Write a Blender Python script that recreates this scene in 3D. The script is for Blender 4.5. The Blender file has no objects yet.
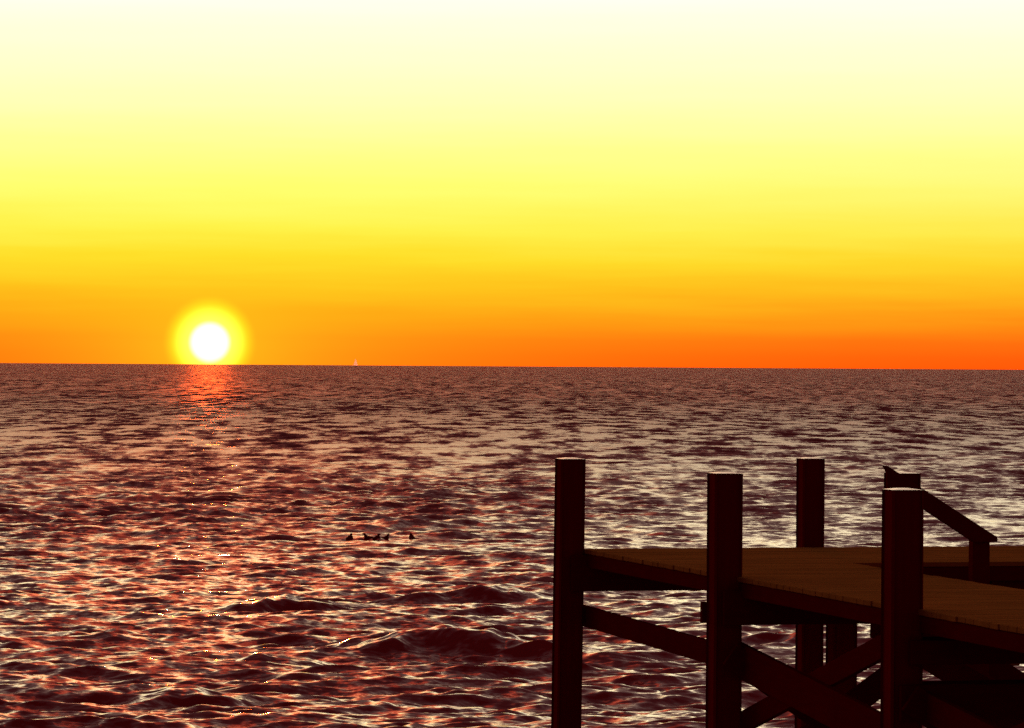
import bpy, bmesh, math, random
import numpy as np
from mathutils import Vector, Matrix

random.seed(7)
S = bpy.context.scene
COL = S.collection
R = math.radians

EYE = 4.2                       # camera height above the mean water level
F = 3742.0                      # focal length in pixels of the 1024 px wide frame
DECK = EYE - 1.58               # deck surface
SUN_EL, SUN_AZ = R(0.325), R(-4.62)
SUN_DIR = Vector((math.sin(SUN_AZ) * math.cos(SUN_EL), math.cos(SUN_AZ) * math.cos(SUN_EL), math.sin(SUN_EL)))


# ------------------------------------------------------------------ helpers
def setp(o, label=None, cat=None, group=None, kind=None):
    if label: o['label'] = label
    if cat: o['category'] = cat
    if group: o['group'] = group
    if kind: o['kind'] = kind
    return o


def link_mesh(name, me, mat=None, parent=None):
    o = bpy.data.objects.new(name, me)
    COL.objects.link(o)
    if mat: me.materials.append(mat)
    if parent: o.parent = parent
    return o


def from_bm(name, bm, mat=None, parent=None, smooth=False):
    me = bpy.data.meshes.new(name)
    bmesh.ops.recalc_face_normals(bm, faces=bm.faces)
    bm.to_mesh(me)
    bm.free()
    if smooth:
        for p in me.polygons: p.use_smooth = True
    return link_mesh(name, me, mat, parent)


def empty(name, loc=(0, 0, 0)):
    o = bpy.data.objects.new(name, None)
    o.empty_display_size = 0.3
    o.location = loc
    COL.objects.link(o)
    return o


class NT:
    """tiny node builder"""
    def __init__(self, tree):
        self.t = tree
        self.n = tree.nodes
        self.n.clear()

    def node(self, typ, **kw):
        nd = self.n.new(typ)
        for k, v in kw.items(): setattr(nd, k, v)
        return nd

    def put(self, sock, v):
        if v is None: return
        if isinstance(v, bpy.types.NodeSocket): self.t.links.new(v, sock)
        else: sock.default_value = v

    def m(self, op, a, b=None, c=None, clamp=False):
        nd = self.node('ShaderNodeMath', operation=op, use_clamp=clamp)
        for s, v in zip(nd.inputs, (a, b, c)): self.put(s, v)
        return nd.outputs[0]

    def vm(self, op, a, b=None, scale=None):
        nd = self.node('ShaderNodeVectorMath', operation=op)
        self.put(nd.inputs[0], a)
        self.put(nd.inputs[1], b)
        if scale is not None: self.put(nd.inputs['Scale'], scale)
        return nd.outputs['Value'] if op in ('DOT_PRODUCT', 'LENGTH') else nd.outputs['Vector']

    def mix(self, f, a, b, blend='MIX'):
        nd = self.node('ShaderNodeMix', data_type='RGBA', blend_type=blend)
        self.put(nd.inputs[0], f)
        self.put(nd.inputs[6], a)
        self.put(nd.inputs[7], b)
        return nd.outputs[2]

    def smooth(self, x, lo, hi):
        nd = self.node('ShaderNodeMapRange', interpolation_type='SMOOTHSTEP')
        self.put(nd.inputs[0], x)
        nd.inputs[1].default_value, nd.inputs[2].default_value = lo, hi
        nd.inputs[3].default_value, nd.inputs[4].default_value = 0.0, 1.0
        return nd.outputs[0]

    def ramp(self, x, stops, interp='LINEAR'):
        nd = self.node('ShaderNodeValToRGB')
        cr = nd.color_ramp
        cr.interpolation = interp
        while len(cr.elements) < len(stops): cr.elements.new(0.5)
        for e, (p, c) in zip(cr.elements, stops):
            e.position = p
            e.color = (*c, 1)
        self.put(nd.inputs[0], x)
        return nd.outputs[0]

    def noise(self, vec, scale, detail=4, rough=0.5, dim='3D'):
        nd = self.node('ShaderNodeTexNoise', noise_dimensions=dim)
        self.put(nd.inputs['Vector'], vec)
        nd.inputs['Scale'].default_value = scale
        nd.inputs['Detail'].default_value = detail
        nd.inputs['Roughness'].default_value = rough
        return nd

    def mapping(self, vec, scale=(1, 1, 1), rot=(0, 0, 0)):
        nd = self.node('ShaderNodeMapping')
        self.put(nd.inputs['Vector'], vec)
        nd.inputs['Scale'].default_value = scale
        nd.inputs['Rotation'].default_value = rot
        return nd.outputs[0]


def srgb(r, g, b):
    f = lambda c: c / 12.92 if c <= 0.04045 else ((c + 0.055) / 1.055) ** 2.4
    return (f(r / 255), f(g / 255), f(b / 255))


def new_mat(name):
    m = bpy.data.materials.new(name)
    m.use_nodes = True
    t = NT(m.node_tree)
    out = t.node('ShaderNodeOutputMaterial')
    return m, t, out


# ------------------------------------------------------------------ materials
def wood_mat(name, dark, light, rough=0.8, spec=0.25, grain=(3, 3, 40), island=True, ivar=0.22, bump=0.35):
    m, t, out = new_mat(name)
    b = t.node('ShaderNodeBsdfPrincipled')
    co = t.node('ShaderNodeTexCoord').outputs['Object']
    g = t.noise(t.mapping(co, grain), 1.0, 6, 0.6).outputs[0]
    s = t.noise(co, 1.7, 4, 0.6).outputs[0]
    f = t.m('ADD', t.m('MULTIPLY', g, 0.6), t.m('MULTIPLY', s, 0.5))
    if island:
        ri = t.node('ShaderNodeNewGeometry').outputs['Random Per Island']
        f = t.m('ADD', f, t.m('MULTIPLY', t.m('SUBTRACT', ri, 0.5), ivar))
    c = t.ramp(f, [(0.15, dark), (0.85, light)])
    t.put(b.inputs['Base Color'], c)
    b.inputs['Roughness'].default_value = rough
    b.inputs['Specular IOR Level'].default_value = spec
    bp = t.node('ShaderNodeBump')
    bp.inputs['Strength'].default_value = bump
    bp.inputs['Distance'].default_value = 0.006
    t.put(bp.inputs['Height'], g)
    t.put(b.inputs['Normal'], bp.outputs[0])
    t.put(out.inputs[0], b.outputs[0])
    return m


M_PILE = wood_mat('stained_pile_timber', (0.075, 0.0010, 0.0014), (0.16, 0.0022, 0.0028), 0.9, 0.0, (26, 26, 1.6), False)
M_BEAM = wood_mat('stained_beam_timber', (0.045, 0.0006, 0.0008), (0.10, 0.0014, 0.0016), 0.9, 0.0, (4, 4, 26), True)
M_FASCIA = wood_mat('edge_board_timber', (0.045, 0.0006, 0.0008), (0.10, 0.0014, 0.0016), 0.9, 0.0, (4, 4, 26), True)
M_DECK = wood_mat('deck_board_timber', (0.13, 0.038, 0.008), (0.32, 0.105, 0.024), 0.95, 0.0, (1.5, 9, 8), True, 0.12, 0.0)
M_RAIL = wood_mat('handrail_timber', (0.06, 0.0014, 0.0012), (0.12, 0.003, 0.0025), 0.9, 0.0, (6, 6, 26), True)


def cap_mat():
    m, t, out = new_mat('pale_metal_cap')
    b = t.node('ShaderNodeBsdfPrincipled')
    co = t.node('ShaderNodeTexCoord').outputs['Object']
    n = t.noise(co, 22, 3).outputs[0]
    t.put(b.inputs['Base Color'], t.ramp(n, [(0.3, (0.62, 0.55, 0.5)), (0.7, (0.8, 0.74, 0.68))]))
    b.inputs['Metallic'].default_value = 0.9
    b.inputs['Roughness'].default_value = 0.4
    t.put(out.inputs[0], b.outputs[0])
    return m


M_CAP = cap_mat()


def plain(name, c, rough=0.6, spec=0.3, nscale=6.0):
    m, t, out = new_mat(name)
    b = t.node('ShaderNodeBsdfPrincipled')
    n = t.noise(t.node('ShaderNodeTexCoord').outputs['Object'], nscale, 3).outputs[0]
    t.put(b.inputs['Base Color'], t.ramp(n, [(0.3, tuple(x * 0.75 for x in c)), (0.7, c)]))
    b.inputs['Roughness'].default_value = rough
    b.inputs['Specular IOR Level'].default_value = spec
    t.put(out.inputs[0], b.outputs[0])
    return m


M_BIRD = plain('dark_feathers', (0.16, 0.006, 0.008), 0.9, 0.0, 30)
M_HULL = plain('boat_hull_paint', (0.75, 0.72, 0.68))


def sail_mat():
    m, t, out = new_mat('sailcloth')
    tr = t.node('ShaderNodeBsdfTranslucent')
    df = t.node('ShaderNodeBsdfDiffuse')
    n = t.noise(t.node('ShaderNodeTexCoord').outputs['Object'], 0.8, 2).outputs[0]
    c = t.ramp(n, [(0.2, (0.85, 0.82, 0.75)), (0.8, (0.95, 0.93, 0.88))])
    t.put(tr.inputs[0], c)
    t.put(df.inputs[0], c)
    mx = t.node('ShaderNodeMixShader')
    mx.inputs[0].default_value = 0.1
    t.put(mx.inputs[1], tr.outputs[0])
    t.put(mx.inputs[2], df.outputs[0])
    t.put(out.inputs[0], mx.outputs[0])
    return m


M_SAIL = sail_mat()


def water_mat():
    m, t, out = new_mat('sea_water')
    b = t.node('ShaderNodeBsdfPrincipled')
    geo = t.node('ShaderNodeNewGeometry')
    pos, nrm = geo.outputs['Position'], geo.outputs['Normal']
    # small wind ripples: the normal is tilted by vector noise at two sizes
    n1 = t.noise(t.mapping(pos, (2.2, 5.0, 1.0), (0, 0, R(8))), 1.0, 3, 0.6, '2D').outputs['Color']
    n2 = t.noise(t.mapping(pos, (6.0, 17.0, 1.0), (0, 0, R(-9))), 1.0, 2, 0.5, '2D').outputs['Color']
    gust = t.noise(t.mapping(pos, (0.045, 0.02, 1.0)), 1.0, 3, 0.6, '2D').outputs[0]
    amp = t.ramp(gust, [(0.3, (0.55,) * 3), (0.7, (1.0,) * 3)])
    dist = t.vm('LENGTH', pos)
    farf = t.m('DIVIDE', t.m('LOGARITHM', t.m('MAXIMUM', t.m('DIVIDE', dist, 70.0), 1.0), 10.0), 0.85, clamp=True)   # unresolved ripples become roughness
    amp = t.vm('SCALE', amp, None, t.m('SUBTRACT', 1.0, t.m('MULTIPLY', farf, 0.7)))
    v1 = t.vm('MULTIPLY', t.vm('SUBTRACT', n1, (0.5, 0.5, 0.5)), (0.26, 1.0, 0.0))
    v2 = t.vm('MULTIPLY', t.vm('SUBTRACT', n2, (0.5, 0.5, 0.5)), (0.26, 1.0, 0.0))
    n3 = t.noise(t.mapping(pos, (0.50, 0.11, 1.0), (0, 0, R(4))), 1.0, 3, 0.66, '2D').outputs['Color']
    n4 = t.noise(t.mapping(pos, (0.16, 0.014, 1.0), (0, 0, R(-3))), 1.0, 2, 0.6, '2D').outputs['Color']
    n3 = t.vm('ADD', n3, t.vm('SCALE', t.vm('SUBTRACT', n4, (0.5, 0.5, 0.5)), None, 0.32))
    v3 = t.vm('SCALE', t.vm('MULTIPLY', t.vm('SUBTRACT', n3, (0.5, 0.55, 0.5)), (0.10, 3.6, 0.0)), None, t.m('MULTIPLY', farf, 1.3, clamp=True))
    tilt = t.vm('ADD', t.vm('MULTIPLY', t.vm('ADD', v1, v2), amp), v3)
    N = t.vm('NORMALIZE', t.vm('ADD', nrm, tilt))
    t.put(b.inputs['Normal'], N)
    b.inputs['Base Color'].default_value = (0.30, 0.003, 0.005, 1)     # peaty red-brown water
    t.put(b.inputs['Roughness'], t.m('ADD', 0.10, t.m('MULTIPLY', farf, 0.54)))
    b.inputs['IOR'].default_value = 1.333
    t.put(out.inputs[0], b.outputs[0])
    return m


M_WATER = water_mat()


# ------------------------------------------------------------------ sky and light
def build_world():
    w = bpy.data.worlds.new('World')
    S.world = w
    w.use_nodes = True
    t = NT(w.node_tree)
    out = t.node('ShaderNodeOutputWorld')
    bg = t.node('ShaderNodeBackground')
    d = t.vm('NORMALIZE', t.node('ShaderNodeTexCoord').outputs['Generated'])
    sx = t.node('ShaderNodeSeparateXYZ')
    t.put(sx.inputs[0], d)
    el = t.m('MULTIPLY', t.m('ARCSINE', sx.outputs[2]), 180 / math.pi)
    el = t.m('MAXIMUM', el, 0.0)
    stn = t.noise(t.mapping(d, (9.0, 9.0, 150.0)), 1.0, 4, 0.55).outputs[0]
    stn2 = t.noise(t.mapping(d, (30.0, 30.0, 620.0)), 1.0, 3, 0.5).outputs[0]
    wob = t.m('ADD', t.m('MULTIPLY', t.m('SUBTRACT', stn, 0.5), 0.7), t.m('MULTIPLY', t.m('SUBTRACT', stn2, 0.5), 0.12))
    el = t.m('MAXIMUM', t.m('ADD', el, t.m('MULTIPLY', wob, t.m('MULTIPLY', t.smooth(el, 0.0, 0.9), t.m('SUBTRACT', 0.8, t.m('MULTIPLY', t.smooth(el, 1.2, 4.5), 0.35))))), 0.0)
    tt = t.m('POWER', t.m('DIVIDE', el, 90.0), 0.5)
    P = lambda e: (e / 90.0) ** 0.5
    PX = lambda y: P((367 - y) / 65.3)
    front = t.ramp(tt, [
        (0.0, srgb(246, 62, 8)),
        (PX(357), srgb(252, 68, 11)),
        (PX(340), srgb(255, 86, 15)),
        (PX(320), srgb(255, 122, 19)),
        (PX(290), srgb(255, 166, 28)),
        (PX(260), srgb(255, 196, 42)),
        (PX(230), srgb(255, 217, 74)),
        (PX(190), srgb(255, 232, 112)),
        (PX(150), srgb(255, 240, 142)),
        (PX(100), srgb(255, 254, 184)),
        (PX(55), srgb(255, 254, 208)),
        (PX(0), srgb(255, 254, 230)),
        (P(9), (0.95, 0.86, 0.52)),
        (P(14), (0.58, 0.45, 0.30)),
        (P(22), (0.15, 0.105, 0.08)),
        (P(35), (0.075, 0.048, 0.042)),
        (P(60), (0.042, 0.025, 0.026)),
        (1.0, (0.034, 0.02, 0.023))])
    back = t.ramp(tt, [
        (0.0, (0.06, 0.018, 0.02)),
        (P(6), (0.10, 0.036, 0.045)),
        (P(20), (0.08, 0.04, 0.05)),
        (P(45), (0.05, 0.03, 0.04)),
        (1.0, (0.034, 0.02, 0.023))])
    # angle from the sun's azimuth
    hv = t.vm('NORMALIZE', t.vm('MULTIPLY', d, (1, 1, 0)))
    ca = t.vm('DOT_PRODUCT', hv, (math.sin(SUN_AZ), math.cos(SUN_AZ), 0))
    f = t.smooth(ca, 0.1, 0.96)
    c = t.mix(f, back, front)
    # angle from the sun itself, degrees
    cs = t.vm('DOT_PRODUCT', d, tuple(SUN_DIR))
    # chord length gives a precise small angle
    ch = t.vm('LENGTH', t.vm('SUBTRACT', d, tuple(SUN_DIR)))
    ang = t.m('MULTIPLY', ch, 180 / math.pi)
    # low warm air near the sun is yellower
    gl = t.m('MULTIPLY', t.m('EXPONENT', t.m('MULTIPLY', ang, -1 / 1.9)), t.m('SUBTRACT', 1.0, t.smooth(el, 0.0, 1.3)))
    c = t.mix(1.0, c, t.vm('SCALE', (0.0, 0.40, 0.008), None, gl), 'ADD')
    # red glow added to the sky above the sun, to redden the water's reflections
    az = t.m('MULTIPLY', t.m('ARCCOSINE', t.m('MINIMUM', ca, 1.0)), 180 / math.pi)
    red_fill_wide = t.m('MULTIPLY', t.m('EXPONENT', t.m('MULTIPLY', t.m('POWER', t.m('DIVIDE', az, 6.0), 2.0), -1.0)), t.m('SUBTRACT', 1.0, t.smooth(el, 4.0, 40.0)))
    c = t.mix(1.0, c, t.vm('SCALE', (0.05, 0.0, 0.0), None, red_fill_wide), 'ADD')
    red_fill_high = t.m('MULTIPLY', t.m('EXPONENT', t.m('MULTIPLY', t.m('POWER', t.m('DIVIDE', az, 2.6), 2.0), -1.0)), t.m('MULTIPLY', t.smooth(el, 8.0, 20.0), t.m('SUBTRACT', 1.0, t.smooth(el, 38.0, 65.0))))
    c = t.mix(1.0, c, t.vm('SCALE', (0.46, 0.02, 0.0), None, red_fill_high), 'ADD')
    red_fill_low = t.m('MULTIPLY', t.m('EXPONENT', t.m('MULTIPLY', t.m('POWER', t.m('DIVIDE', az, 1.2), 2.0), -1.0)), t.m('SUBTRACT', 1.0, t.smooth(el, 5.0, 26.0)))
    c = t.mix(1.0, c, t.vm('SCALE', (0.6, 0.0, 0.0), None, red_fill_low), 'ADD')
    c = t.mix(t.m('MULTIPLY', red_fill_high, t.smooth(el, 6.0, 12.0)), c, t.mix(1.0, c, (1.0, 0.8, 0.6, 1), 'MULTIPLY'))
    c = t.mix(t.m('MULTIPLY', red_fill_wide, t.smooth(el, 5.0, 12.0)), c, t.mix(1.0, c, (1.0, 0.85, 0.5, 1), 'MULTIPLY'))
    # brightness added to the unseen sky above the frame, for highlights on the water
    c = t.mix(1.0, c, t.vm('SCALE', (1.0, 1.0, 1.0), None, t.m('ADD', 1.0, t.m('MULTIPLY', t.smooth(el, 5.0, 11.0), t.m('MULTIPLY', f, 3.0)))), 'MULTIPLY')
    # aureole
    a1 = t.m('SUBTRACT', 1.0, t.smooth(ang, 0.32, 0.74))
    c = t.mix(1.0, c, t.vm('SCALE', (0.6, 0.75, 0.012), None, a1), 'ADD')
    a2 = t.m('SUBTRACT', 1.0, t.smooth(ang, 0.20, 0.60))
    c = t.mix(1.0, c, t.vm('SCALE', (0.9, 0.6, 0.14), None, a2), 'ADD')
    a3 = t.m('SUBTRACT', 1.0, t.smooth(ang, 0.23, 0.35))
    c = t.mix(1.0, c, t.vm('SCALE', (0.5, 0.4, 0.95), None, a3), 'ADD')
    # physical sky under the graded one
    sky = t.node('ShaderNodeTexSky', sky_type='NISHITA', sun_disc=False)
    sky.sun_elevation = SUN_EL
    sky.sun_rotation = SUN_AZ
    sky.altitude = 5
    c = t.mix(1.0, c, t.vm('SCALE', sky.outputs[0], None, 0.05), 'ADD')
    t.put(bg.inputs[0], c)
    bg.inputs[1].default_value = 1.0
    t.put(out.inputs[0], bg.outputs[0])
    w.cycles.sampling_method = 'MANUAL'
    w.cycles.sample_map_resolution = 4096


build_world()
sl = bpy.data.lights.new('sun', 'SUN')
sl.energy = 5.0
sl.angle = R(0.53)
sl.color = (1.0, 0.09, 0.008)
so = bpy.data.objects.new('sun', sl)
so.rotation_euler = (-SUN_DIR).to_track_quat('-Z', 'Y').to_euler()
so.location = (-20, 200, 60)
COL.objects.link(so)

cam = bpy.data.cameras.new('camera')
cam.sensor_width = 36
cam.lens = F * 36 / 1024
cam.clip_start = 0.5
cam.clip_end = 60000
co = bpy.data.objects.new('camera', cam)
COL.objects.link(co)
CAM_M = Matrix.Translation((0, 0, EYE)) @ Matrix.Rotation(R(90) + math.atan(1.6 / F), 4, 'X') @ Matrix.Rotation(R(0.38), 4, 'Z')
co.matrix_world = CAM_M
S.camera = co
CAM_I = CAM_M.inverted()


# ------------------------------------------------------------------ the sea
G = 9.81
RNG = np.random.default_rng(11)


def spectrum(L, N, lam_p, wdir, seed, power=3.7):
    rng = np.random.default_rng(seed)
    k1 = 2 * np.pi * np.fft.fftfreq(N, L / N)
    KX, KY = np.meshgrid(k1, k1)            # rows = y
    K = np.hypot(KX, KY)
    K[0, 0] = 1
    kp = 2 * np.pi / lam_p
    Pk = np.exp(-1.25 * (kp / K) ** 2) / K ** power
    c = (KX * wdir[0] + KY * wdir[1]) / K
    Pk = Pk * (0.03 + np.abs(c) ** 7) * np.where(c < 0, 0.35, 1.0)
    Pk = Pk * np.exp(-(K * 0.035) ** 2)
    Pk[0, 0] = 0
    H = np.sqrt(Pk) * (rng.normal(size=(N, N)) + 1j * rng.normal(size=(N, N)))
    h = np.fft.ifft2(H).real
    H = np.fft.fft2(h / h.std())            # unit rms, hermitian
    return H, KX, KY, K


CUTS = [0.10, 0.25, 0.6, 1.4, 3.2, 8.0]      # shortest wavelength kept per level


class Tile:
    def __init__(self, L, N, lam_p, wdir, seed, rms, rot, chop):
        H, KX, KY, K = spectrum(L, N, lam_p, wdir, seed)
        self.L, self.N, self.rot = L, N, rot
        self.lv = []
        for lam in CUTS:
            kc = 2 * np.pi / lam
            W = np.exp(-(K / kc) ** 4)
            Hc = H * W * rms
            h = np.fft.ifft2(Hc).real
            dx = np.fft.ifft2(1j * KX / K * Hc).real * chop
            dy = np.fft.ifft2(1j * KY / K * Hc).real * chop
            self.lv.append(np.stack([dx, dy, h], -1).astype(np.float32))
        gx = np.gradient(self.lv[0][..., 2], L / N, axis=0)
        print('tile rms slope', gx.std())

    def sample(self, x, y, lev):
        c, s = math.cos(self.rot), math.sin(self.rot)
        u = ((c * x + s * y) / self.L % 1.0) * self.N
        v = ((-s * x + c * y) / self.L % 1.0) * self.N
        iu, iv = np.floor(u).astype(np.int32), np.floor(v).astype(np.int32)
        fu, fv = (u - iu)[..., None].astype(np.float32), (v - iv)[..., None].astype(np.float32)
        iu %= self.N; iv %= self.N
        iu1, iv1 = (iu + 1) % self.N, (iv + 1) % self.N

        def look(a):
            return (a[iv, iu] * (1 - fu) + a[iv, iu1] * fu) * (1 - fv) + (a[iv1, iu] * (1 - fu) + a[iv1, iu1] * fu) * fv
        i = int(math.floor(lev))
        i = max(0, min(len(self.lv) - 1, i))
        j = min(i + 1, len(self.lv) - 1)
        w = min(1.0, max(0.0, lev - i))
        r = look(self.lv[i]) * (1 - w) + look(self.lv[j]) * w
        d = r.copy()
        d[..., 0] = c * r[..., 0] - s * r[..., 1]
        d[..., 1] = s * r[..., 0] + c * r[..., 1]
        return d


# named swells: (pixel x of middle, distance m, half width m, half depth m, height m)
SWELLS = [(462, 54.3, 1.35, 0.46, 0.30), (490, 66.3, 1.25, 0.45, 0.24), (400, 55.2, 1.2, 0.4, 0.12), (280, 64.5, 0.9, 0.42, 0.22),
          (190, 46.3, 0.75, 0.4, 0.16)]


def build_sea():
    tiles = [Tile(53.0, 1024, 4.8, (0.15, -1.0), 3, 0.043, R(7), 0.85),
             Tile(29.0, 1024, 1.35, (-0.25, -1.0), 5, 0.0205, R(-9), 0.9),
             Tile(11.3, 512, 0.55, (0.3, -1.0), 8, 0.0105, R(12), 0.8)]
    ys = [-80.0, -20.0, 0.0]
    y = 3.0
    while y < 37: ys.append(y); y += 0.35
    while y < 20000:
        ys.append(y)
        dy = 0.05 * (y / 40) ** 1.15 if y < 300 else 0.511 * (y / 300) ** 1.45
        y += dy
    ys = np.array(ys)
    core = np.arange(-680, 681, 1.7) / F
    skirt = [core[-1]]
    st = 1.7 / F
    while skirt[-1] < 2.5:
        st *= 1.13
        skirt.append(skirt[-1] + st)
    skirt = np.array(skirt[1:])
    us = np.concatenate([-skirt[::-1], core, skirt])
    nr, nc = len(ys), len(us)
    print('sea grid', nr, nc)
    V = np.zeros((nr, nc, 3), np.float32)
    for r in range(nr):
        yy = ys[r]
        base = max(yy, 30.0)
        x = us * base
        yv = np.full(nc, yy)
        sp = ys[r + 1] - ys[r] if r + 1 < nr else ys[r] - ys[r - 1]
        lam = 1.1 * max(sp, 1.7 / F * base)
        lev = min(4.0, np.interp(math.log(max(lam, 0.1)), np.log(CUTS), range(len(CUTS))))
        d = np.zeros((nc, 3), np.float32)
        for tl, st_ in zip(tiles, (0.8, 0.62, 0.6)): d += tl.sample(x * st_, yv, lev)       # crests run longer than they are apart
        # patches of rougher and calmer water
        env = 1.0 + 0.35 * np.sin(x * 0.11 + 1.3 * np.sin(yy * 0.031)) * np.sin(yy * 0.043 + 0.7 * np.sin(x * 0.07))
        far = 1.0 if sp < 30 else max(0.0, 1 - (sp - 30) / 60)
        off = float(np.interp(math.log(max(yy, 1.0)), np.log([60.0, 110.0, 170.0, 260.0, 550.0]), [1.0, 1.1, 0.85, 0.35, 0.04]))     # beyond this the ripples in the material carry the roughness
        d *= (env * far * off)[:, None]
        V[r, :, 0] = x + d[:, 0]
        V[r, :, 1] = yv + d[:, 1]
        V[r, :, 2] = d[:, 2]
        for (px, cy, hw, hd, A) in SWELLS:
            if abs(yy - cy) > 4 * hd + 1.0: continue
            cx = (px - 512) / F * cy
            xx = (x - cx) / hw
            bend = 0.18 * np.sin(x * 2.1 + cy) + 0.10 * np.sin(x * 5.3 + 2 * cy)
            q = (yv - cy - bend) / hd
            prof = np.where(q < 0, np.exp(-(q / 0.62) ** 2), np.exp(-(q / 1.5) ** 2))   # steep face towards the shore
            g = A * prof * np.exp(-np.abs(xx) ** 2.4) * (1 + 0.07 * np.sin(x * 4.7 + cy) + 0.07 * np.sin(x * 11.3 + 2.2 * np.sin(x * 3.1)))
            V[r, :, 2] += g
            V[r, :, 1] -= 0.10 * g
    me = bpy.data.meshes.new('sea')
    me.vertices.add(nr * nc)
    me.vertices.foreach_set('co', V.reshape(-1))
    idx = np.arange(nr * nc, dtype=np.int32).reshape(nr, nc)
    q = np.stack([idx[:-1, :-1], idx[:-1, 1:], idx[1:, 1:], idx[1:, :-1]], -1).reshape(-1)
    nq = (nr - 1) * (nc - 1)
    me.loops.add(nq * 4)
    me.loops.foreach_set('vertex_index', q)
    me.polygons.add(nq)
    me.polygons.foreach_set('loop_start', np.arange(0, nq * 4, 4, dtype=np.int32))
    me.polygons.foreach_set('use_smooth', np.ones(nq, dtype=bool))
    me.update()
    o = link_mesh('sea', me, M_WATER)
    setp(o, kind='structure')
    return V, ys, us


SEA, SEA_Y, SEA_U = build_sea()


# ------------------------------------------------------------------ the pier
TH = math.atan2(0.254, 0.967)
CX, CY = 0.590, 32.5                       # far left corner of the deck
U = Vector((math.sin(TH), -math.cos(TH), 0))     # along the walkway towards the shore
Vv = Vector((math.cos(TH), math.sin(TH), 0))     # across it, to the right
pier = empty('pier', (CX, CY, DECK))
# local axes of the pier: x = across (v), y = -u, z up
pier.rotation_euler = (0, 0, TH)
setp(pier, 'weathered dark timber pier on square pilings with a stair handrail, above the choppy sea', 'pier')


def L(u, v, z):                             # pier coordinates -> local; z relative to the deck
    return Vector((v, -u, z))


def box_bm(bm, c0, c1, bev=0.004):
    x0, x1 = sorted((c0[0], c1[0])); y0, y1 = sorted((c0[1], c1[1])); z0, z1 = sorted((c0[2], c1[2]))
    vs = [bm.verts.new(p) for p in ((x0, y0, z0), (x1, y0, z0), (x1, y1, z0), (x0, y1, z0),
                                    (x0, y0, z1), (x1, y0, z1), (x1, y1, z1), (x0, y1, z1))]
    fs = [bm.faces.new([vs[i] for i in f]) for f in ((0, 3, 2, 1), (4, 5, 6, 7), (0, 1, 5, 4), (1, 2, 6, 5), (2, 3, 7, 6), (3, 0, 4, 7))]
    if bev:
        es = list({e for f in fs for e in f.edges})
        bmesh.ops.bevel(bm, geom=es, offset=bev, segments=1, affect='EDGES')


def board_bm(bm, a, b, up, w, th, bev=0.004):
    """a plank from a to b; 'w' is its height measured along up, 'th' its thickness"""
    a, b = Vector(a), Vector(b)
    d = (b - a).normalized()
    n = d.cross(up).normalized()
    upn = n.cross(d).normalized()
    vs = []
    for p in (a, b):
        for sx, sz in ((-1, -1), (1, -1), (1, 1), (-1, 1)):
            vs.append(bm.verts.new(p + n * sx * th / 2 + upn * sz * w / 2))
    fs = [bm.faces.new([vs[i] for i in f]) for f in ((3, 2, 1, 0), (4, 5, 6, 7), (0, 1, 5, 4), (1, 2, 6, 5), (2, 3, 7, 6), (3, 0, 4, 7))]
    if bev:
        es = list({e for f in fs for e in f.edges})
        bmesh.ops.bevel(bm, geom=es, offset=bev, segments=1, affect='EDGES')


UP = Vector((0, 0, 1))
PW = 0.222
POST_TOP = 1.58 - 0.803


def pile(u, v, top, w=PW, lean=(0, 0), cap=True, name='pile'):
    bm = bmesh.new()
    bot = -DECK - 1.6
    n = 9
    rng = random.Random(int(u * 100 + v * 1000 + 5000))
    rings = []
    ch = 0.016
    for i in range(n + 1):
        z = bot + (top - bot) * i / n
        k = w / 2 * (1 + rng.uniform(-0.012, 0.012))
        lx, ly = lean[0] * (z - 0), lean[1] * z
        pts = []
        for sx, sy in ((-1, -1), (1, -1), (1, 1), (-1, 1)):
            a = (sx * (k - ch), sy * k) if sx * sy > 0 else (sx * k, sy * (k - ch))
            b2 = (sx * k, sy * (k - ch)) if sx * sy > 0 else (sx * (k - ch), sy * k)
            pts += [a, b2]
        base = L(u, v, z)
        rings.append([bm.verts.new((base.x + lx + p[0], base.y + ly + p[1], z)) for p in pts])
    for r0, r1 in zip(rings, rings[1:]):
        m = len(r0)
        for j in range(m):
            bm.faces.new((r0[j], r0[(j + 1) % m], r1[(j + 1) % m], r1[j]))
    bm.faces.new(rings[0][::-1])
    bm.faces.new(rings[-1])
    o = from_bm(name, bm, M_PILE, pier)
    if cap:
        cb = bmesh.new()
        c = L(u, v, top) + Vector((lean[0] * top, lean[1] * top, 0))
        k = w / 2 - 0.004
        lo = [cb.verts.new((c.x + sx * k, c.y + sy * k, top + 0.002)) for sx, sy in ((-1, -1), (1, -1), (1, 1), (-1, 1))]
        k2 = k * 0.35
        hi = [cb.verts.new((c.x + sx * k2, c.y + sy * k2, top + 0.011)) for sx, sy in ((-1, -1), (1, -1), (1, 1), (-1, 1))]
        cb.faces.new(lo[::-1]); cb.faces.new(hi)
        for j in range(4): cb.faces.new((lo[j], lo[(j + 1) % 4], hi[(j + 1) % 4], hi[j]))
        from_bm('pile_cap', cb, M_CAP, o)
    return o


WV = 1.54                # walkway width
TU = 2.68               # depth of the platform at the seaward end
TV = 6.4                 # its length to the right
UE = 16.4
PV = 1.715               # centre line of the posts on the shore side                # shoreward end that is built
OUT = PW / 2 + 0.010
BENTS = [0.12, 4.36, 8.14, 11.96, 15.8]

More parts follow.
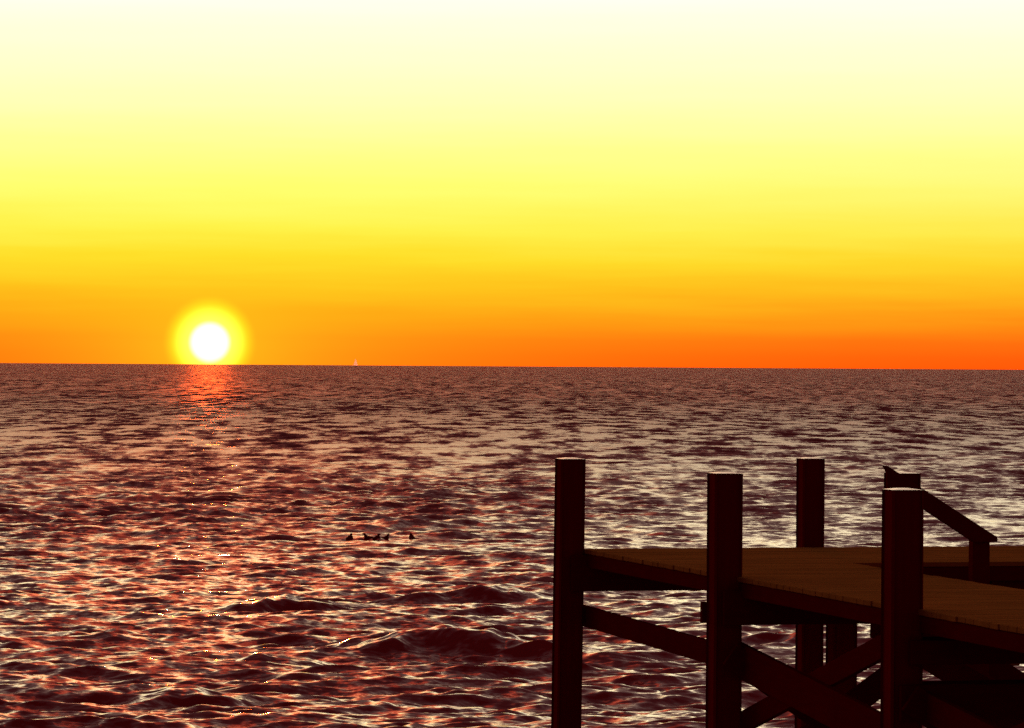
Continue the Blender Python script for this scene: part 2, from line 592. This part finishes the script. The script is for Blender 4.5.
# deck: planks laid across; one mesh
bm = bmesh.new()
u = 0.12
rngd = random.Random(3)
while u < UE:
    w = 0.138
    v1 = TV if u + w <= TU + 0.02 else WV
    dz = rngd.uniform(-0.001, 0.001)
    box_bm(bm, L(u, -0.012 + rngd.uniform(-.006, .006), -0.038 + dz), L(min(u + w, UE), v1 + rngd.uniform(-.01, .01), dz), 0.004)
    u += w + 0.004
from_bm('deck', bm, M_DECK, pier)

# joists and edge boards
FB = -0.155


def board(name, a, b, w, th, mat):
    bm = bmesh.new()
    board_bm(bm, a, b, UP, w, th)
    return from_bm(name, bm, mat, pier)


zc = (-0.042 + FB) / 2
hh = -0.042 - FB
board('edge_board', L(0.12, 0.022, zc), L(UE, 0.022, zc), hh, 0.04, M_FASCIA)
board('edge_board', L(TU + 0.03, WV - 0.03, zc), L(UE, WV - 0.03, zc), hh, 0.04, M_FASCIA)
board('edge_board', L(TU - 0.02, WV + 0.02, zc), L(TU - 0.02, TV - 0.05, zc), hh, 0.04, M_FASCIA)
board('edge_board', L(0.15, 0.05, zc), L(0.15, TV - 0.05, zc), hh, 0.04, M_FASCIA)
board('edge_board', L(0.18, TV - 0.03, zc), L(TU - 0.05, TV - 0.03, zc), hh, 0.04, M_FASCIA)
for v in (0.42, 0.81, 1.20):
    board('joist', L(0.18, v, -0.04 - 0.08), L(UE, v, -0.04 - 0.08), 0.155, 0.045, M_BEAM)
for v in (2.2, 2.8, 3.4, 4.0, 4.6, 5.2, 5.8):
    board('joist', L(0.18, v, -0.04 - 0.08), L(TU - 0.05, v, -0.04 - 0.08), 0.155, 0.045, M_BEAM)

# pilings: outer row
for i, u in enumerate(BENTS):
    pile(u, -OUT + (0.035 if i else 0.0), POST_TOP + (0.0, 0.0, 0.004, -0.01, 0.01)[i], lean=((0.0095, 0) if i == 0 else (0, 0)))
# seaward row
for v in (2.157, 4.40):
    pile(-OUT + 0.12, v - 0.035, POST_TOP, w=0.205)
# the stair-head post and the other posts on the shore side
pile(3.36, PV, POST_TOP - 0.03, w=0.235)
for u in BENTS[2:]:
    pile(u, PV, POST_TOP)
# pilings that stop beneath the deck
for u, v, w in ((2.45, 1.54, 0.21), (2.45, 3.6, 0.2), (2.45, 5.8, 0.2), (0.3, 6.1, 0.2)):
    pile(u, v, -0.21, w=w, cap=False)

# cap beams: a pair of planks clamping each row of piles
CB0, CB1 = -0.2, -0.36
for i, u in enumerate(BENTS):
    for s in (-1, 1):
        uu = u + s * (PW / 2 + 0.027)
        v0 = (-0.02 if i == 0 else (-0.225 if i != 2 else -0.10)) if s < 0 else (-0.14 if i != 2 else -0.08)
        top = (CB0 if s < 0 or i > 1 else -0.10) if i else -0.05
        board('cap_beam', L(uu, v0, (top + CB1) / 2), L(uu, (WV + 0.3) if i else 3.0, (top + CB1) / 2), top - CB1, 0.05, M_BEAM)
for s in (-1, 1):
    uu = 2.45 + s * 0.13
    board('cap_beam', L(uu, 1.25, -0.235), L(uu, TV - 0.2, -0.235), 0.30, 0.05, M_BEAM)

OV = -OUT * 2 - 0.028      # outer face of the outer row
IV = 0.0 - 0.026 + 0.05


def brace(u0, z0, u1, z1, v, w):
    return board('brace', L(u0, v, z0), L(u1, v, z1), w, 0.048, M_BEAM)


E = lambda below_eye: 1.58 - below_eye
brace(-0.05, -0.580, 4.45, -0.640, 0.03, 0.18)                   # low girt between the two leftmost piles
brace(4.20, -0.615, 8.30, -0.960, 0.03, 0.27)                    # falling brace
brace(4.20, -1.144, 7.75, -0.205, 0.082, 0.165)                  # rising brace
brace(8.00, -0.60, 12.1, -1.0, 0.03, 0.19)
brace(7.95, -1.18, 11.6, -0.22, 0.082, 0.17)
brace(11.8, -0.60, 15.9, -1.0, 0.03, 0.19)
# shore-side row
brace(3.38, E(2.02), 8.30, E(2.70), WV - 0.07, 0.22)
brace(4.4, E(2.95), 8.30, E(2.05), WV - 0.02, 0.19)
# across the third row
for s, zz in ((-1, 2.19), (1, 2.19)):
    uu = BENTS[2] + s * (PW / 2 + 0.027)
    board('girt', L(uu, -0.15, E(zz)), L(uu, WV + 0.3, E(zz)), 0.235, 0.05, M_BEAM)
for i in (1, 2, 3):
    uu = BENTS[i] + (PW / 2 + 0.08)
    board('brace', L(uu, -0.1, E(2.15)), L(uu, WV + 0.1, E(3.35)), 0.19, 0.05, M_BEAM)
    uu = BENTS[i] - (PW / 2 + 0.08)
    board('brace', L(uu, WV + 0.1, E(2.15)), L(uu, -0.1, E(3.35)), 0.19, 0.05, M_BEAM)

# stairs running down to the right from the walkway
stairs = empty('stairs')
stairs.parent = pier
N_ST = 8
RISE, RUN = 0.19, 0.30
for j in range(1, N_ST + 1):
    bm = bmesh.new()
    v0 = WV + 0.02 + RUN * (j - 1)
    box_bm(bm, L(TU + 0.075, v0, -RISE * j - 0.04), L(3.30, v0 + 0.29, -RISE * j), 0.005)
    from_bm('stair_tread', bm, M_DECK, stairs)
for uu in (TU + 0.05, 3.325):
    bm = bmesh.new()
    board_bm(bm, L(uu, WV + 0.0, -0.22), L(uu, WV + RUN * N_ST, -0.22 - RISE * N_ST), UP, 0.24, 0.045)
    from_bm('stringer', bm, M_BEAM, stairs)

# handrail
rail = empty('handrail')
rail.parent = pier
RU = 3.36 + PW / 2 + 0.024
bm = bmesh.new()
prof = [(1.496, 0.812), (1.540, 0.806), (2.463, 0.243), (2.466, 0.205), (2.262, 0.205), (1.560, 0.640), (1.535, 0.650), (1.530, 0.770)]
fa = [bm.verts.new(L(RU - 0.022, v, z)) for v, z in prof]
fb = [bm.verts.new(L(RU + 0.022, v, z)) for v, z in prof]
bm.faces.new(fa); bm.faces.new(fb[::-1])
for k in range(len(prof)):
    k2 = (k + 1) % len(prof)
    bm.faces.new((fa[k], fa[k2], fb[k2], fb[k]))
bmesh.ops.bevel(bm, geom=bm.edges[:], offset=0.004, segments=1, affect='EDGES')
from_bm('rail_board', bm, M_RAIL, rail)
bm = bmesh.new()
box_bm(bm, L(RU - 0.125, 2.347 - 0.072, -1.0), L(RU - 0.025, 2.347 + 0.072, 0.27), 0.006)
from_bm('rail_post', bm, M_RAIL, rail)


# ------------------------------------------------------------------ birds on the water
def swimming_bird(seed):
    rng = random.Random(seed)
    joints = [((-0.16, 0, 0.055), 0.012), ((-0.11, 0, 0.045), 0.038), ((-0.05, 0, 0.03), 0.060), ((0.03, 0, 0.03), 0.064),
              ((0.07, 0, 0.055), 0.052), ((0.085, 0, 0.10), 0.036), ((0.095, 0, 0.135), 0.034), ((0.115, 0, 0.158), 0.036),
              ((0.15, 0, 0.152), 0.016), ((0.185, 0, 0.146), 0.007)]
    me = bpy.data.meshes.new('bird_path')
    me.from_pydata([j[0] for j in joints], [(i, i + 1) for i in range(len(joints) - 1)], [])
    o = bpy.data.objects.new('bird_path', me)
    COL.objects.link(o)
    sk = o.modifiers.new('skin', 'SKIN')
    for i, j in enumerate(joints):
        d = me.skin_vertices[0].data[i]
        d.radius = (j[1] * 1.15, j[1])
        d.use_root = (i == 3)
    ss = o.modifiers.new('sub', 'SUBSURF')
    ss.levels = ss.render_levels = 2
    dg = bpy.context.evaluated_depsgraph_get()
    m2 = bpy.data.meshes.new_from_object(o.evaluated_get(dg))
    bpy.data.objects.remove(o)
    for p in m2.polygons: p.use_smooth = True
    m2.materials.clear()
    m2.materials.append(M_BIRD)
    return m2


bird_me = swimming_bird(1)
BIRDS = [(350, 'dark bird swimming alone at the left end of the short row on the waves'),
         (369, 'dark swimming bird on the left of the close trio among the waves'),
         (378, 'dark swimming bird in the middle of the close trio among the waves'),
         (387, 'dark swimming bird on the right of the close trio among the waves'),
         (414, 'dark bird swimming apart, rightmost of the row and nearest to the piling')]
for i, (px, lab) in enumerate(BIRDS):
    # the crest near this spot that the photograph's pixel row looks at
    ci = int(np.argmin(np.abs(SEA_U - (px - 512) / F)))
    best = None
    for r in np.where((SEA_Y > 84) & (SEA_Y < 97))[0]:
        p = Vector(SEA[r, ci].tolist())
        q = CAM_I @ p
        py = 364 - q.y / -q.z * F
        sc = abs(py - 538) - 25 * p.z
        if best is None or sc < best[0]: best = (sc, p)
    p = best[1]
    o = bpy.data.objects.new('swimming_bird', bird_me)
    COL.objects.link(o)
    o.location = p + Vector((0, -0.05, -0.045))
    o.rotation_euler = (0, 0, R((60, 200, 50, -30, 115)[i]))
    o.scale = (0.85,) * 3
    setp(o, lab, 'bird', 'birds swimming in a row on the sea')


# ------------------------------------------------------------------ far sailing boat
def sailboat():
    D = 7600.0
    x = (355.5 - 512) / F * D
    r = empty('sailing_boat', (x, D, 0.0))
    r.rotation_euler = (0, 0, R(35))
    setp(r, 'tiny pale sailing boat far off on the horizon right of the sun', 'boat')
    bm = bmesh.new()
    secs = []
    for s in (-5.5, -4, -1.5, 1.5, 4, 5.8):
        k = max(0.03, 1 - (s / 6.0) ** 2 if s > 0 else 1 - (s / 8.5) ** 2)
        hw = 1.7 * k
        secs.append([bm.verts.new(p) for p in ((s, -hw, 1.5 + .04 * s), (s, -hw * .7, 0.2), (s, 0, -0.5), (s, hw * .7, 0.2), (s, hw, 1.5 + .04 * s))])
    for a, b in zip(secs, secs[1:]):
        for j in range(5): bm.faces.new((a[j], b[j], b[(j + 1) % 5], a[(j + 1) % 5]))
    bm.faces.new(secs[0]); bm.faces.new(secs[-1][::-1])
    from_bm('hull', bm, M_HULL, r)
    bm = bmesh.new()
    bmesh.ops.create_cone(bm, cap_ends=True, segments=8, radius1=0.12, radius2=0.07, depth=15.5, matrix=Matrix.Translation((0.8, 0, 9)))
    from_bm('mast', bm, M_HULL, r)

    def sail(name, pts, belly):
        bm = bmesh.new()
        a, b, c = (Vector(p) for p in pts)
        n = 8
        g = {}
        for i in range(n + 1):
            for j in range(n + 1 - i):
                s, q = i / n, j / n
                p = a + (b - a) * s + (c - a) * q
                p.y += belly * 27 * s * q * (1 - s - q) if (1 - s - q) > 0 else 0
                g[i, j] = bm.verts.new(p)
        for i in range(n):
            for j in range(n - i):
                bm.faces.new((g[i, j], g[i + 1, j], g[i, j + 1]))
                if i + j < n - 1: bm.faces.new((g[i + 1, j], g[i + 1, j + 1], g[i, j + 1]))
        from_bm(name, bm, M_SAIL, r, True)
    sail('mainsail', ((0.6, 0, 2.6), (-4.8, 0.9, 2.8), (0.6, 0, 16.5)), 0.5)
    sail('headsail', ((5.4, 0, 2.0), (1.1, 0.6, 2.3), (0.95, 0.05, 14.8)), 0.5)


sailboat()

# ------------------------------------------------------------------ render settings
S.render.engine = 'CYCLES'
S.view_settings.view_transform = 'Standard'
S.view_settings.look = 'None'
S.view_settings.exposure = 0.0
S.view_settings.gamma = 1.0
S.view_settings.use_curve_mapping = False
S.cycles.max_bounces = 5
S.cycles.caustics_reflective = False
S.cycles.sample_clamp_indirect = 4.0
S.cycles.use_denoising = False
S.render.resolution_x, S.render.resolution_y = 1024, 728
